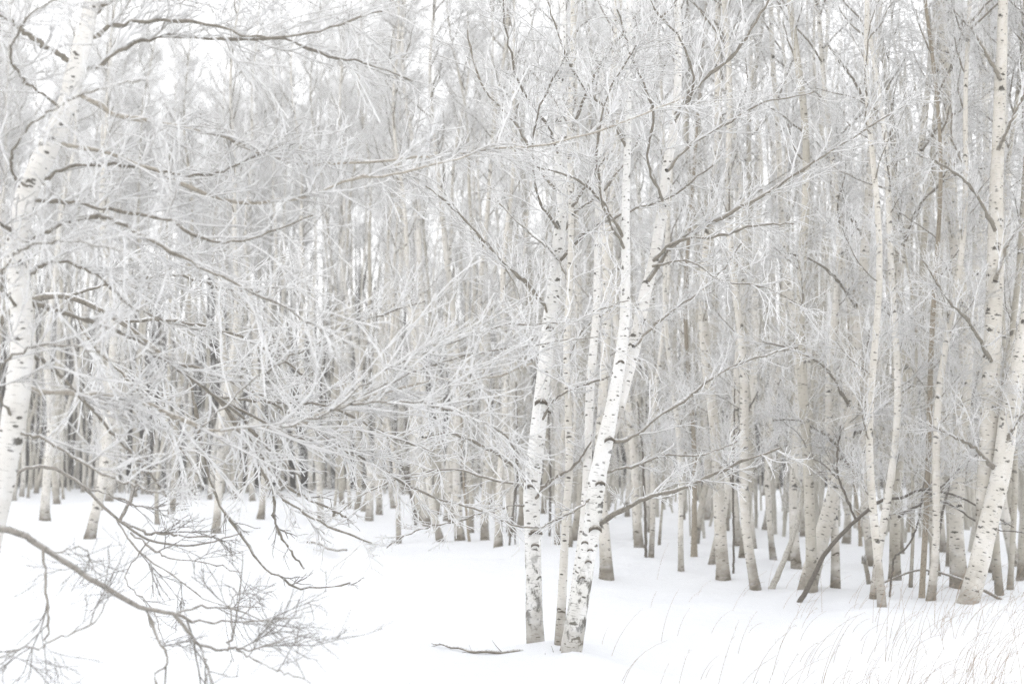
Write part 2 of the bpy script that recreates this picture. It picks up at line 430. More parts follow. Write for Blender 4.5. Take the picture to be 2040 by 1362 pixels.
# ------------------------------------------------------------------ farther ranks
ANCHORS = [(0, 'the leftmost standing birch'), (150, 'the tan footed clearing birch'), (207, 'the close pale pair'), (330, 'the lone tan footed birch'), (430, 'the twig crossed birch'),
           (519, 'the straight square ended birch'), (650, 'the left leaning clearing birch'), (735, 'the mottled foot birch'), (800, 'the dark curved stem'), (875, 'the streaked foot birch'),
           (930, 'the sturdy tan footed birch'), (990, 'the foremost snow edge birch'), (1065, 'the big front birch'), (1180, 'the forked front birch'), (1270, 'the black ringed birch'), (1355, 'the bent footed birch'),
           (1430, 'the broad white birch'), (1507, 'the straight front birch'), (1580, 'the slender leaning birch'), (1640, 'the leaning white birch'), (1680, 'the smooth pale birch'), (1750, 'the scarred pair'),
           (1840, 'the low brown fork'), (1920, 'the thick rusty footed birch'), (2010, 'the right edge birches')]
def front_limit(px):
    return np.interp(px, [-200, 300, 650, 760, 1000, 1250, 1500, 1800, 2240], [42, 50, 47, 33, 26, 22, 19.5, 17, 15.5])
FILL = []
tries = 0
while len(FILL) < 238 and tries < 20000:
    tries += 1
    px = RNG.uniform(-120, 2160); lo = front_limit(px)
    d = lo + (64 - lo) * RNG.random() ** 1.3
    x = (px - 1020) / F * d
    if all((x - a) ** 2 + (d - b) ** 2 > (.6 if px > 1300 else .8) ** 2 for a, b in SPOTS):
        SPOTS.append((x, d)); FILL.append((px, x, d))
ROWS = []
for (px, x, d) in FILL:
    r0 = RNG.uniform(.035, .088) * (1.15 if px < 700 else 1.0); ln = RNG.normal(.015, .04)
    mk = 'bbg'[int(RNG.integers(3))]
    wpx = 2 * r0 * F / d
    lo = front_limit(px)
    words = ('stout' if wpx > 14 else 'slim' if wpx > 9 else 'thin') + (' pale' if mk == 'b' else ' tan') + ' birch'
    words += ' leaning right' if ln > .045 else ' leaning left' if ln < -.03 else ''
    words += ', deep behind ' if d > lo + .45 * (64 - lo) else ', close behind '
    words += min(ANCHORS, key=lambda a: abs(a[0] - px))[1]
    ROWS.append([words, px, x, d, r0, ln, mk])
for wd in sorted({q[0] for q in ROWS}):
    same = sorted([q for q in ROWS if q[0] == wd], key=lambda q: q[1])
    if len(same) > 1:
        names = {2: ('left one', 'right one'), 3: ('leftmost', 'middle one', 'rightmost')}.get(len(same)) or tuple(['leftmost', 'second from left', 'third from left', 'fourth from left', 'fifth from left'][:len(same) - 1]) + ('rightmost',)
        for q, nm in zip(same, names): q[0] = wd + ', ' + nm
for (lb, px, x, d, r0, ln, mk) in ROWS:
    H = RNG.uniform(14, 20) if px < 760 and d > 38 else RNG.uniform(11, 16) if px < 1300 and d < 48 else RNG.uniform(10, 13.5) if d < 38 else RNG.uniform(8.5, 11.5)
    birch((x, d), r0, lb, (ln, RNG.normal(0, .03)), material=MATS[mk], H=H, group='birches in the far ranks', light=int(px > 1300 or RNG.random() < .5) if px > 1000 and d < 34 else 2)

# ------------------------------------------------------------------ the wood that closes the view
mb = MB(); r = np.random.default_rng(77)
n = 520
d = r.uniform(62, 100, n); x = r.uniform(-.47, .47, n) * d
P = np.zeros((n, 6, 3)); h = r.uniform(4, 9, n); l = r.normal(0, .05, n)
for k in range(6):
    P[:, k, 0] = x + l * h * k / 5 + r.normal(0, .08, n); P[:, k, 1] = d; P[:, k, 2] = ground_z(x, d) - .05 + h * k / 5
R = (r.uniform(.035, .10, n))[:, None] * np.linspace(1, .25, 6)[None]
mb.tubes(P, R, M_WOOD, 5)
A, AR = sprout(r, P, R, 16, (50, 16), (.8, 2.6), 4, (.016, .006), .04, .2, .03)
mb.tubes(A, AR, M_WOOD, 3)
B, BR = sprout(r, A, AR, 2, (45, 14), (.4, 1.2), 3, (.008, .005), 0, .2, .1)
mb.tubes(B, BR, M_TWIGF, 3)
n3 = 460
px3 = r.uniform(-60, 2100, n3); d3 = np.interp(px3, [0, 700, 1000, 1400, 2100], [56, 54, 38, 28, 22]) + r.uniform(0, 22, n3); x3 = (px3 - 1020) / F * d3; h3 = r.uniform(6, 12, n3)
P = np.zeros((n3, 8, 3)); l = r.normal(.015, .075, n3)
for k in range(8):
    P[:, k, 0] = x3 + l * h3 * k / 7 + r.normal(0, .05, n3); P[:, k, 1] = d3; P[:, k, 2] = ground_z(x3, d3) - .05 + h3 * k / 7
R = r.uniform(.022, .055, n3)[:, None] * np.linspace(1, .3, 8)[None]
for q_, m_ in ((slice(0, 460), M_SLIM),): mb.tubes(P[q_], R[q_], m_, 6)
A, AR = sprout(r, P, R, 8, (45, 16), (.3, 1.1), 4, (.008, .004), .05, .12, .5)
mb.tubes(A, AR, M_TWIGF, 3)
n2 = 1700
d2 = r.uniform(60, 74, n2); x2 = r.uniform(-.45, .45, n2) * d2; h2 = r.uniform(3, 7, n2) * np.interp(x2 / d2, [-.4, -.05, .1, .4], [2.0, 1.9, 1.4, 1.4])
P = np.zeros((n2, 5, 3)); l = r.normal(0, .12, n2)
for k in range(5):
    P[:, k, 0] = x2 + l * h2 * k / 4 + r.normal(0, .06, n2); P[:, k, 1] = d2; P[:, k, 2] = ground_z(x2, d2) - .05 + h2 * k / 4
R = r.uniform(.02, .07, n2)[:, None] * np.linspace(1, .3, 5)[None]
mb.tubes(P, R, M_WOOD, 4)
A, AR = sprout(r, P, R, 14, (45, 16), (.5, 1.6), 4, (.014, .006), .06, .2, .03)
mb.tubes(A, AR, M_WOOD, 3)
tag(mb.build('far_wood'), 'grey brown frosted wood closing the view behind all the birches', 'wood', kind='stuff')

# ------------------------------------------------------------------ front trees traced from the view
def line(pts, Y, n, Y1=None, wig=0, seed=0):
    Y1 = Y if Y1 is None else Y1
    m = len(pts)
    q = np.array([at(p[0], p[1], Y + (Y1 - Y) * i / (m - 1)) for i, p in enumerate(pts)])
    s = spline(q, n)
    if wig:
        rr = np.random.default_rng(seed); s[1:] += rr.normal(0, wig, s[1:].shape)
    return s
def radii(ws, Y, n): return .84 * np.interp(np.linspace(0, 1, n), np.linspace(0, 1, len(ws)), ws) / 2 / F * Y

def stem(name, parent, pts, ws, Y, material, n=46, seed=0, origin=None, rough=.05, Y1=None):
    P = line(pts, Y, n, Y1); R = radii(ws, Y, n)
    mb = MB(); mb.trunk(P - origin, R, material, 18, seed, rough)
    return mb.build(name, parent)

def limb(parent, origin, pts, w0, w1, Y, Y1, seed, material=None, side=(.25, .8), dens=11., depth=3, twig=None, rt=(.0052, .0034), n=26, up=.03):
    """a limb (part) with its twigs (sub-part)"""
    r = np.random.default_rng(seed)
    P = line(pts, Y, n, Y1, .005, seed); L = np.sum(np.linalg.norm(np.diff(P, axis=0), axis=1))
    R = np.linspace(w0, w1, n) / 2 / F * (Y + Y1) / 2 * (1 + .2 * r.standard_normal(n))
    mb = MB(); mb.trunk(P - origin, R, material or M_LIMB, 7, seed, .05) if False else mb.tubes((P - origin)[None], R[None], material or M_LIMB, 7)
    o = mb.build('limb', parent)
    tw = twig or M_TWIG
    tb = MB(); P0 = (P - origin)[None]
    A, AR = sprout(r, P0, R[None], max(3, int(L * dens * .7)), (36, 12), (side[0] * 1.1, side[1] * 1.15), 9, (rt[0] * 1.5, rt[1]), up, .11, .12)
    tb.tubes(A, AR, tw, 4)
    B, BR = sprout(r, A, AR, 5, (34, 12), (side[0] * .6, side[1] * .6), 6, (rt[0] * 1.1, rt[1]), up * .4, .13, .12)
    tb.tubes(B, BR, tw, 4)
    if depth > 2:
        C, CR = sprout(r, B, BR, 3, (38, 14), (.06, side[1] * .32), 4, (rt[0], rt[1]), 0, .18, .15)
        tb.tubes(C, CR, tw, 3)
    tb.build('twigs', o)['kind'] = 'stuff'
    return o

def knots(parent, origin, spots, Y, material):
    """raised dark branch scars, each a part"""
    for i, (px, py, wd) in enumerate(spots):
        c = at(px, py, Y) - origin; s = wd / 2 / F * Y
        u, v = np.meshgrid(np.linspace(-1, 1, 7), np.linspace(-1, 1, 4)); 
        X = u * s; Z = v * s * .34 - .55 * s * u * u + .2 * s; D = -.5 * s * np.clip(1 - u * u, 0, 1) * np.clip(1 - v * v, 0, 1)
        V = np.stack([X, D, Z], -1).reshape(-1, 3) + c
        idx = np.arange(28).reshape(4, 7)
        q = np.stack([idx[:-1, :-1], idx[:-1, 1:], idx[1:, 1:], idx[1:, :-1]], -1).reshape(-1, 4)
        mb = MB(); mb.add(V, q, material); mb.build('knot', parent)
M_KNOT = frosted('knot_bark', (.13, .115, .095), (.55, .53, .49), .1, .9, 40)

# the big front birch
pA = on_ground(1068, 1293); YA = pA[1]
tA = thing('birch_tree', 'big front birch with black streaked lower bark, left of the forked one', 'birch tree', (pA[0], pA[1], 0), 'birches at the front of the grove')
stem('trunk', tA, [(1068, 1310), (1068, 1290), (1064, 1180), (1061, 1060), (1059, 970), (1072, 850), (1080, 780), (1095, 640), (1106, 560), (1115, 460), (1119, 390), (1111, 300), (1116, 190), (1122, 60), (1118, -120), (1125, -300)],
     [50, 46, 41, 39, 38, 38, 35, 33, 31, 26, 23, 20, 17, 15, 13, 11], YA, M_STREAK, 60, 5, pA)
for i, (pts, w0, w1, dY, side, dens) in enumerate([
    ([(1056, 965), (1020, 925), (965, 890), (900, 862), (840, 870)], 11, 4, -1.0, (.2, .7), 9),
    ([(1083, 800), (1072, 730), (1050, 640), (1025, 560), (960, 480), (900, 400)], 9, 3, .9, (.25, .8), 10),
    ([(1100, 640), (1060, 575), (1000, 520), (930, 440), (850, 370)], 9, 3, -.6, (.25, .8), 10),
    ([(1112, 480), (1150, 420), (1200, 380), (1260, 300), (1300, 210)], 9, 3, .5, (.2, .7), 11),
    ([(1108, 530), (1160, 470), (1230, 430), (1330, 395), (1420, 330)], 8, 3, -.8, (.2, .6), 10),
    ([(1119, 390), (1070, 330), (1030, 250), (960, 170), (930, 60)], 9, 3, .4, (.25, .9), 11),
    ([(1112, 300), (1150, 230), (1190, 140), (1260, 40), (1330, -60)], 8, 3, -.5, (.25, .9), 11),
    ([(1060, 1000), (1090, 960), (1140, 930), (1180, 880)], 7, 3, -.5, (.15, .4), 9),
    ([(1075, 850), (1100, 800), (1150, 770), (1230, 745)], 6, 3, -.6, (.15, .4), 9),
    ([(1058, 1005), (990, 1012), (910, 1038), (830, 1055), (770, 1090)], 5, 2, -.6, (.15, .5), 9),
    ([(1059, 970), (985, 955), (905, 935), (805, 950), (715, 990), (640, 1050)], 6, 2, .6, (.2, .6), 10),
    ([(1115, 460), (1075, 400), (1060, 300), (1080, 200), (1130, 110)], 6, 3, -1.4, (.3, .9), 14),
    ([(1112, 310), (1090, 250), (1040, 180), (1010, 80), (1000, -20)], 6, 3, -1.4, (.3, .9), 14)]):
    limb(tA, pA, pts, w0, w1, YA, YA + dY, 300 + i, side=side, dens=dens)
knots(tA, pA, [(1056, 968, 20), (1046, 943, 18), (1078, 800, 26), (1095, 652, 16), (1066, 1085, 16), (1080, 885, 12), (1090, 820, 16), (1067, 1060, 28)], YA - .075, M_KNOT)

# the forked front birch
pB = on_ground(1140, 1322); YB = pB[1]
tB = thing('birch_tree', 'forked front birch leaning right, snow banked against its foot', 'birch tree', (pB[0], pB[1], 0), 'birches at the front of the grove')
stem('trunk', tB, [(1128, 1345), (1134, 1318), (1150, 1220), (1166, 1130), (1178, 1060), (1190, 960), (1204, 890), (1222, 800), (1236, 710), (1244, 640), (1246, 540), (1246, 440), (1250, 300), (1253, 150), (1254, 0), (1255, -250)],
     [50, 48, 44, 42, 41, 40, 38, 30, 28, 26, 22, 20, 18, 16, 15, 12], YB, M_STREAK, 60, 6, pB)
stem('stem', tB, [(1200, 905), (1222, 850), (1246, 760), (1266, 680), (1284, 590), (1300, 530), (1314, 450), (1328, 340), (1345, 240), (1352, 120), (1350, -20), (1360, -240)],
     [28, 30, 30, 30, 28, 26, 26, 22, 20, 18, 16, 13], YB + .05, M_HERO, 50, 7, pB, Y1=YB + .5)
stem('stem', tB, [(1118, 1335), (1124, 1300), (1140, 1220), (1153, 1140), (1163, 1060), (1168, 980), (1172, 880), (1176, 760), (1188, 620), (1190, 480), (1195, 300), (1200, 100)],
     [28, 26, 26, 26, 25, 22, 20, 20, 18, 16, 14, 10], YB + .22, M_HERO, 50, 8, pB, Y1=YB + .6)
for i, (pts, w0, w1, dY, side, dens) in enumerate([
    ([(1188, 1046), (1240, 1015), (1290, 990), (1350, 975), (1420, 945), (1490, 912), (1556, 892)], 11, 5, -.9, (.15, .5), 9),
    ([(1212, 880), (1260, 870), (1310, 830), (1370, 790), (1430, 745), (1500, 715), (1590, 690)], 9, 4, .7, (.15, .55), 9),
    ([(1290, 560), (1340, 490), (1400, 450), (1470, 415), (1560, 365), (1640, 310), (1740, 248), (1830, 190)], 10, 4, .2, (.2, .75), 11),
    ([(1300, 520), (1350, 480), (1430, 470), (1500, 450), (1580, 445)], 8, 3, -.4, (.2, .6), 10),
    ([(1328, 340), (1380, 285), (1450, 245), (1520, 205), (1620, 185)], 9, 3, .6, (.2, .8), 11),
    ([(1345, 230), (1400, 160), (1460, 110), (1520, 20), (1560, -40)], 9, 3, -.3, (.25, .9), 11),
    ([(1250, 300), (1210, 220), (1160, 170), (1120, 90), (1090, 0)], 8, 3, -.4, (.25, .9), 11),
    ([(1253, 120), (1290, 60), (1340, 10), (1400, -70)], 8, 3, .4, (.25, .9), 11),
    ([(1180, 990), (1150, 1012), (1115, 1030), (1085, 1046), (1040, 1050), (1000, 1036)], 7, 3, -.7, (.12, .4), 8),
    ([(1246, 480), (1210, 420), (1180, 380), (1130, 350), (1060, 330)], 8, 3, -.5, (.2, .7), 11),
    ([(1262, 690), (1300, 650), (1350, 610), (1420, 560), (1480, 480)], 8, 3, .5, (.15, .5), 9),
    ([(1205, 940), (1270, 925), (1330, 905), (1400, 905), (1470, 880)], 6, 3, .5, (.15, .4), 8),
    ([(1246, 500), (1205, 420), (1190, 300), (1215, 180), (1270, 90)], 6, 3, -1.5, (.3, .9), 15),
    ([(1320, 400), (1290, 320), (1300, 220), (1260, 120), (1230, 20)], 6, 3, -1.4, (.3, .9), 15),
    ([(1345, 240), (1380, 180), (1360, 90), (1300, 10), (1290, -50)], 6, 3, -1.2, (.3, .9), 15),
    ([(1300, 530), (1370, 520), (1440, 560), (1520, 570), (1600, 610)], 6, 2, -.9, (.2, .7), 11)]):
    limb(tB, pB, pts, w0, w1, YB, YB + dY, 330 + i, side=side, dens=dens)
knots(tB, pB, [(1186, 1052, 26), (1196, 962, 20), (1215, 875, 22), (1237, 720, 14), (1172, 1118, 14), (1165, 1080, 14), (1176, 1095, 12), (1160, 1150, 12)], YB - .08, M_KNOT)

# the thin stem between them
pC = on_ground(1113, 1302); YC = pC[1]
tC = thing('birch_tree', 'slim mottled birch rising between the two big front birches', 'birch tree', (pC[0], pC[1], 0), 'birches at the front of the grove')
stem('trunk', tC, [(1112, 1320), (1114, 1290), (1119, 1200), (1124, 1110), (1128, 1020), (1134, 930), (1132, 820), (1128, 700), (1135, 560), (1138, 420), (1134, 280), (1140, 100), (1140, -100)],
     [26, 24, 22, 20, 19, 18, 17, 16, 15, 13, 12, 10, 8], YC, M_BIRCH, 46, 9, pC)
for i, (pts, dY) in enumerate([([(1128, 720), (1160, 660), (1210, 620), (1260, 590)], .5), ([(1133, 560), (1100, 500), (1050, 460), (990, 400)], .6), ([(1136, 420), (1180, 350), (1220, 300)], -.3), ([(1136, 250), (1090, 180), (1040, 120)], .4)]):
    limb(tC, pC, pts, 6, 3, YC, YC + dY, 360 + i, side=(.2, .6))

# the leaning white birch on the right, behind the bent sapling
pH = on_ground(1604, 1184); YH = pH[1]
tH = thing('birch_tree', 'white birch leaning right behind the bent dark sapling', 'birch tree', (pH[0], pH[1], 0), 'birches in the front ranks')
stem('trunk', tH, [(1602, 1196), (1608, 1175), (1630, 1090), (1652, 1020), (1668, 960), (1684, 880), (1698, 800), (1704, 720), (1716, 600), (1725, 480), (1735, 330), (1742, 180), (1752, 0), (1762, -240)],
     [46, 42, 38, 36, 33, 30, 28, 26, 24, 22, 20, 18, 15, 11], YH, M_BIRCH, 50, 12, pH)
stem('stem', tH, [(1672, 950), (1690, 880), (1715, 800), (1745, 710), (1775, 630), (1790, 590), (1800, 480), (1830, 330), (1850, 160), (1870, -60)],
     [24, 26, 26, 25, 24, 20, 18, 16, 14, 10], YH + .1, M_BIRCH, 40, 13, pH)
for i, (pts, dY) in enumerate([([(1700, 860), (1725, 850), (1770, 800), (1840, 750), (1900, 690)], .8), ([(1788, 600), (1770, 605), (1740, 640), (1725, 700)], -.3), ([(1712, 620), (1670, 560), (1620, 520), (1550, 500)], -.5),
                               ([(1725, 480), (1690, 420), (1660, 330), (1600, 250)], .4), ([(1800, 480), (1840, 400), (1900, 350), (1980, 330)], -.4), ([(1740, 240), (1700, 160), (1650, 90)], -.3), ([(1835, 300), (1880, 240), (1950, 200), (2020, 140)], .3), ([(1690, 930), (1660, 880), (1600, 840), (1540, 835)], -.6), ([(1700, 820), (1650, 740), (1590, 700), (1520, 680)], -.8)]):
    limb(tH, pH, pts, 8, 3, YH, YH + dY, 370 + i, side=(.25, .8))

# the thick leaning birch at the right edge
pF = on_ground(1930, 1220); YF = pF[1]
tF = thing('birch_tree', 'thick grey white birch leaning out to the right edge, nearest the dry grass', 'birch tree', (pF[0], pF[1], 0), 'birches in the front ranks')
stem('trunk', tF, [(1922, 1236), (1928, 1205), (1946, 1140), (1962, 1070), (1985, 980), (2000, 900), (2014, 810), (2036, 700), (2062, 560), (2080, 420), (2110, 200), (2130, -60)],
     [54, 50, 48, 48, 46, 43, 40, 37, 34, 30, 25, 20], YF, M_BIRCH, 46, 14, pF)
stem('stem', tF, [(1958, 1090), (1960, 1020), (1966, 940), (1972, 840), (1976, 700), (1982, 560), (1984, 420), (1990, 260), (1996, 80), (2002, -160)],
     [36, 40, 42, 42, 40, 38, 34, 30, 26, 20], YF + .15, M_BIRCH, 40, 15, pF)
for i, (pts, dY) in enumerate([([(1985, 940), (1940, 890), (1900, 870), (1860, 850)], -.6), ([(1975, 720), (1930, 640), (1890, 600), (1840, 520)], -.8), ([(2000, 900), (2020, 850), (2060, 800)], -.3), ([(1983, 460), (1940, 380), (1880, 330), (1810, 300)], -.6), ([(1988, 300), (2020, 230), (2060, 150)], -.3), ([(1994, 160), (1950, 80), (1900, 20)], .3), ([(1982, 560), (2010, 480), (2050, 430)], .3)]):
    limb(tF, pF, pts, 9, 3, YF, YF + dY, 390 + i, side=(.25, .8))

# the leaning birch close by on the left
YE = 6.4
pE = at(-100, 1600, YE); pE[2] = 0
tE = thing('birch_tree', 'close blurred white birch bending along the left edge, its limbs reaching far right', 'birch tree', tuple(pE), 'birches at the front of the grove')
stem('trunk', tE, [(-110, 1640), (-70, 1350), (-30, 1120), (4, 960), (26, 860), (40, 760), (46, 660), (38, 570), (34, 480), (56, 380), (96, 290), (128, 220), (152, 130), (178, 30), (200, -120), (230, -330)],
     [80, 72, 66, 62, 58, 56, 54, 52, 52, 52, 48, 44, 40, 34, 28, 20], YE, M_HERO, 60, 21, pE, .09)
for i, (pts, w0, w1, Y1, side, dens, mt) in enumerate([
    ([(40, 770), (110, 780), (200, 785), (290, 800), (400, 852), (500, 850), (580, 850), (670, 815), (760, 785), (860, 762), (960, 755), (1060, 725)], 14, 4, 7.6, (.2, .75), 13, M_TAN),
    ([(40, 600), (120, 620), (210, 650), (310, 700), (390, 760), (470, 820), (540, 900), (600, 950)], 12, 5, 7.4, (.2, .7), 11, None),
    ([(36, 500), (110, 450), (200, 430), (290, 470), (380, 520), (460, 560), (560, 610), (640, 660)], 12, 4, 6.2, (.2, .8), 13, None),
    ([(50, 400), (130, 400), (230, 420), (330, 440), (420, 480), (520, 470), (620, 430)], 11, 4, 6.6, (.25, .8), 13, None),
    ([(140, 180), (240, 230), (340, 250), (440, 270), (520, 305), (620, 325), (780, 320), (960, 300), (1140, 278), (1270, 232), (1360, 195)], 10, 4, 8.2, (.2, .7), 10, M_TAN),
    ([(100, 280), (200, 300), (330, 350), (450, 400), (600, 392), (700, 358), (790, 345), (900, 318), (1000, 285)], 11, 4, 7.6, (.2, .7), 10, M_TAN),
    ([(150, 130), (90, 90), (30, 50), (-30, 10)], 14, 8, 6.2, (.2, .7), 8, None),
    ([(145, 150), (200, 130), (260, 85), (340, 74), (450, 78), (560, 78), (640, 108), (720, 124), (820, 160)], 11, 4, 7.0, (.25, .8), 12, None),
    ([(160, 90), (230, 50), (320, 40), (420, 50), (520, 75), (640, 60), (760, 20)], 10, 4, 6.6, (.25, .8), 12, None),
    ([(175, 40), (240, -10), (330, -40), (460, -40), (600, -10)], 10, 4, 6.8, (.25, .9), 13, None),
    ([(44, 700), (100, 730), (160, 790), (230, 870), (290, 930), (330, 990)], 9, 4, 6.8, (.2, .6), 9, None),
    ([(60, 370), (150, 330), (260, 330), (380, 350), (470, 330), (560, 290)], 9, 4, 7.0, (.25, .8), 13, None),
    ([(30, 860), (100, 880), (180, 930), (250, 960), (330, 985)], 9, 4, 6.0, (.2, .6), 8, None),
    ([(38, 560), (100, 520), (180, 540), (250, 600), (330, 640), (420, 660)], 9, 4, 6.9, (.2, .7), 13, None),
    ([(30, 470), (-10, 440), (-60, 430)], 10, 6, 6.0, (.2, .6), 9, None),
    ([(60, 380), (20, 330), (60, 250), (160, 190), (280, 160)], 7, 3, 5.3, (.2, .7), 12, None),
    ([(40, 620), (0, 560), (40, 500), (130, 480), (240, 500)], 7, 3, 5.3, (.2, .7), 12, None),
    ([(30, 840), (-10, 760), (40, 700), (140, 690), (260, 730)], 7, 3, 5.4, (.2, .7), 12, None),
    ([(130, 220), (60, 170), (20, 110), (60, 30), (160, -20)], 7, 3, 5.4, (.2, .8), 13, None),
    ([(560, 850), (680, 810), (800, 750), (920, 710), (1050, 690), (1190, 670)], 5, 3, 7.8, (.25, .8), 11, None),
    ([(660, 818), (760, 740), (880, 690), (1000, 650), (1130, 640), (1250, 600)], 5, 3, 8.4, (.25, .8), 11, None),
    ([(700, 805), (820, 800), (940, 830), (1010, 870), (1030, 920)], 5, 3, 7.8, (.2, .7), 11, None),
    ([(400, 850), (500, 760), (600, 700), (720, 640), (850, 600)], 5, 3, 7.8, (.25, .8), 11, None)]):
    limb(tE, pE, pts, w0, w1, YE, Y1, 410 + i, mt, side, dens, n=36, up=.0, rt=(.0058, .0038))

# thickets of hanging frosted branches before the clearing: a slender birch stooping into the view
YS = 9.0
pS = on_ground(300, 1400); pS = at(-160, 1390, YS); pS[2] = 0
tS = thing('birch_tree', 'slender stooping birch whose frosted sprays hang over the snow clearing', 'birch tree', tuple(pS), 'birches at the front of the grove')
stem('trunk', tS, [(-160, 1400), (-140, 1200), (-120, 1000), (-90, 820), (-40, 690), (40, 610), (130, 590), (240, 640), (340, 720), (430, 790)], [40, 34, 30, 28, 24, 20, 16, 13, 10, 7], YS, M_LIMB, 46, 30, pS)
for i, (pts, Y1, side, dens) in enumerate([
    ([(240, 640), (340, 640), (450, 660), (540, 700), (620, 760)], 9.6, (.2, .8), 14),
    ([(340, 720), (420, 740), (520, 790), (620, 850), (720, 920)], 9.2, (.2, .8), 14),
    ([(430, 790), (500, 850), (520, 930), (560, 990), (640, 1040), (740, 1080)], 9.0, (.15, .6), 8),
    ([(430, 790), (540, 800), (660, 810), (760, 860), (860, 900)], 9.4, (.2, .8), 13),
    ([(130, 590), (240, 560), (360, 550), (470, 580), (560, 570)], 9.8, (.2, .8), 13),
    ([(430, 790), (590, 868), (700, 900), (800, 960), (900, 1000), (985, 1020)], 9.6, (.2, .6), 9),
    ([(130, 590), (180, 680), (260, 760), (330, 850), (400, 950)], 8.6, (.2, .7), 9),
    ([(380, 755), (395, 850), (410, 920), (430, 985), (455, 1030), (490, 1080), (520, 1125), (560, 1148), (590, 1168), (640, 1172), (700, 1160)], 9.0, (.1, .4), 5),
    ([(430, 790), (500, 890), (530, 925), (560, 960), (600, 985), (650, 1010), (690, 1030)], 9.3, (.1, .4), 5),
    ([(430, 790), (520, 900), (545, 985), (546, 1030), (560, 1070), (580, 1100), (605, 1130)], 9.2, (.1, .4), 5)]):
    limb(tS, pS, pts, 8, 4, YS, Y1, 450 + i, None, side, dens, n=30, up=-.01, rt=(.0055, .0036) if i < 7 else (.004, .002), twig=None if i < 7 else M_BARE, depth=3 if i < 7 else 2)

# ------------------------------------------------------------------ low bowed saplings and dark stems
def sapling(label, base, pts, ws, Y, Y1, limbs, material=M_DARK, twig=M_BARE, seed=0, name='bowed_sapling', cat='sapling', dens=5, side=(.15, .55), group=None, rt=(.0036, .0018)):
    o = thing(name, label, cat, tuple(base), group)
    P = line(pts, Y, 40, Y1, .003, seed); R = radii(ws, (Y + Y1) / 2, 40)
    mb = MB(); mb.tubes((P - base)[None], R[None], material, 9); mb.build('stem', o)
    for i, (lp, w0, w1, a, b) in enumerate(limbs):
        limb(o, base, lp, w0, w1, a, b, seed * 31 + i, material, side, dens, 3 if dens > 4.5 else 2, twig, rt, n=20, up=0)
    return o
b1 = at(-210, 1250, 5.6); b1[2] = 0
sapling('grey bowed branch sweeping down over the snow at bottom left', b1,
        [(-210, 1560), (-150, 1200), (-70, 1060), (0, 1052), (50, 1068), (90, 1092), (180, 1152), (250, 1192), (292, 1212), (345, 1222), (372, 1255), (398, 1282), (430, 1292), (455, 1294)], [26, 22, 19, 17, 16, 15, 14, 13, 11, 10, 9, 8, 7, 5], 5.8, 6.4,
        [([(85, 1092), (92, 1160), (97, 1225), (94, 1275), (85, 1288)], 6, 3, 6.0, 5.9), ([(85, 1288), (40, 1292), (-20, 1320)], 4, 2, 5.9, 5.6), ([(94, 1280), (140, 1262), (190, 1232), (215, 1180), (190, 1160)], 4, 2, 5.9, 6.1),
         ([(290, 1213), (310, 1260), (330, 1300), (330, 1325), (308, 1350), (318, 1390)], 6, 3, 6.2, 6.1), ([(345, 1222), (390, 1235), (450, 1240), (530, 1238), (600, 1226)], 6, 2, 6.3, 6.6),
         ([(345, 1222), (400, 1208), (460, 1212), (540, 1235), (620, 1205)], 5, 2, 6.3, 6.8), ([(452, 1294), (462, 1262), (460, 1200), (470, 1170)], 5, 2, 6.4, 6.6), ([(455, 1290), (500, 1292), (560, 1275), (620, 1262)], 5, 2, 6.4, 6.2),
         ([(398, 1282), (408, 1310), (420, 1355)], 4, 2, 6.4, 6.2), ([(110, 1100), (140, 1092), (170, 1094), (182, 1120), (182, 1140)], 4, 2, 6.0, 6.1), ([(470, 1292), (540, 1330), (620, 1355)], 4, 2, 6.4, 6.0)],
        M_DARK, seed=1, dens=4.6)
b2 = at(-40, 1150, 7.6); b2[2] = 0
sapling('dark bare sapling sagging across the left clearing in thin sprays', b2,
        [(-60, 1400), (-40, 1150), (20, 960), (90, 930), (160, 965), (230, 1030), (300, 1075), (390, 1085), (480, 1060)], [11, 10, 9, 9, 8, 7, 6, 5, 3], 7.6, 7.9,
        [([(240, 1038), (262, 990), (277, 962), (285, 930)], 9, 5, 7.8, 8.0), ([(245, 1040), (290, 1062), (330, 1062), (380, 1070), (430, 1066)], 6, 3, 7.8, 7.8), ([(260, 1060), (310, 1095), (340, 1112), (420, 1125), (480, 1140)], 5, 2, 7.8, 7.6),
         ([(300, 1075), (250, 1150), (300, 1210), (330, 1290)], 3, 2, 7.8, 7.4), ([(160, 965), (230, 990), (300, 1010), (360, 1000)], 5, 2, 7.7, 7.9), ([(230, 1030), (270, 1090), (350, 1150), (430, 1200), (520, 1210)], 4, 2, 7.8, 7.5)],
        seed=2, dens=7)
b4 = on_ground(1592, 1198)
sapling('dark sapling bent in an arch to the right before the leaning white birch', b4,
        [(1590, 1204), (1612, 1165), (1640, 1108), (1672, 1068), (1712, 1030), (1752, 998), (1800, 990), (1836, 975), (1900, 985), (1960, 1015), (2020, 1050)], [13, 12, 11, 10, 9, 8, 7, 6, 5, 4, 3], b4[1], b4[1] - .5,
        [([(1706, 1036), (1690, 1000), (1672, 955), (1668, 900), (1675, 850)], 6, 3, b4[1] - .2, b4[1]), ([(1672, 955), (1640, 925), (1600, 905)], 4, 2, b4[1] - .1, b4[1]), ([(1790, 1030), (1850, 990), (1900, 945), (1960, 890)], 6, 3, b4[1] - .3, b4[1] - .1), ([(1836, 975), (1900, 1010), (1970, 1050), (2040, 1060)], 5, 2, b4[1] - .4, b4[1] - .7)],
        M_STEM, seed=4, dens=4)
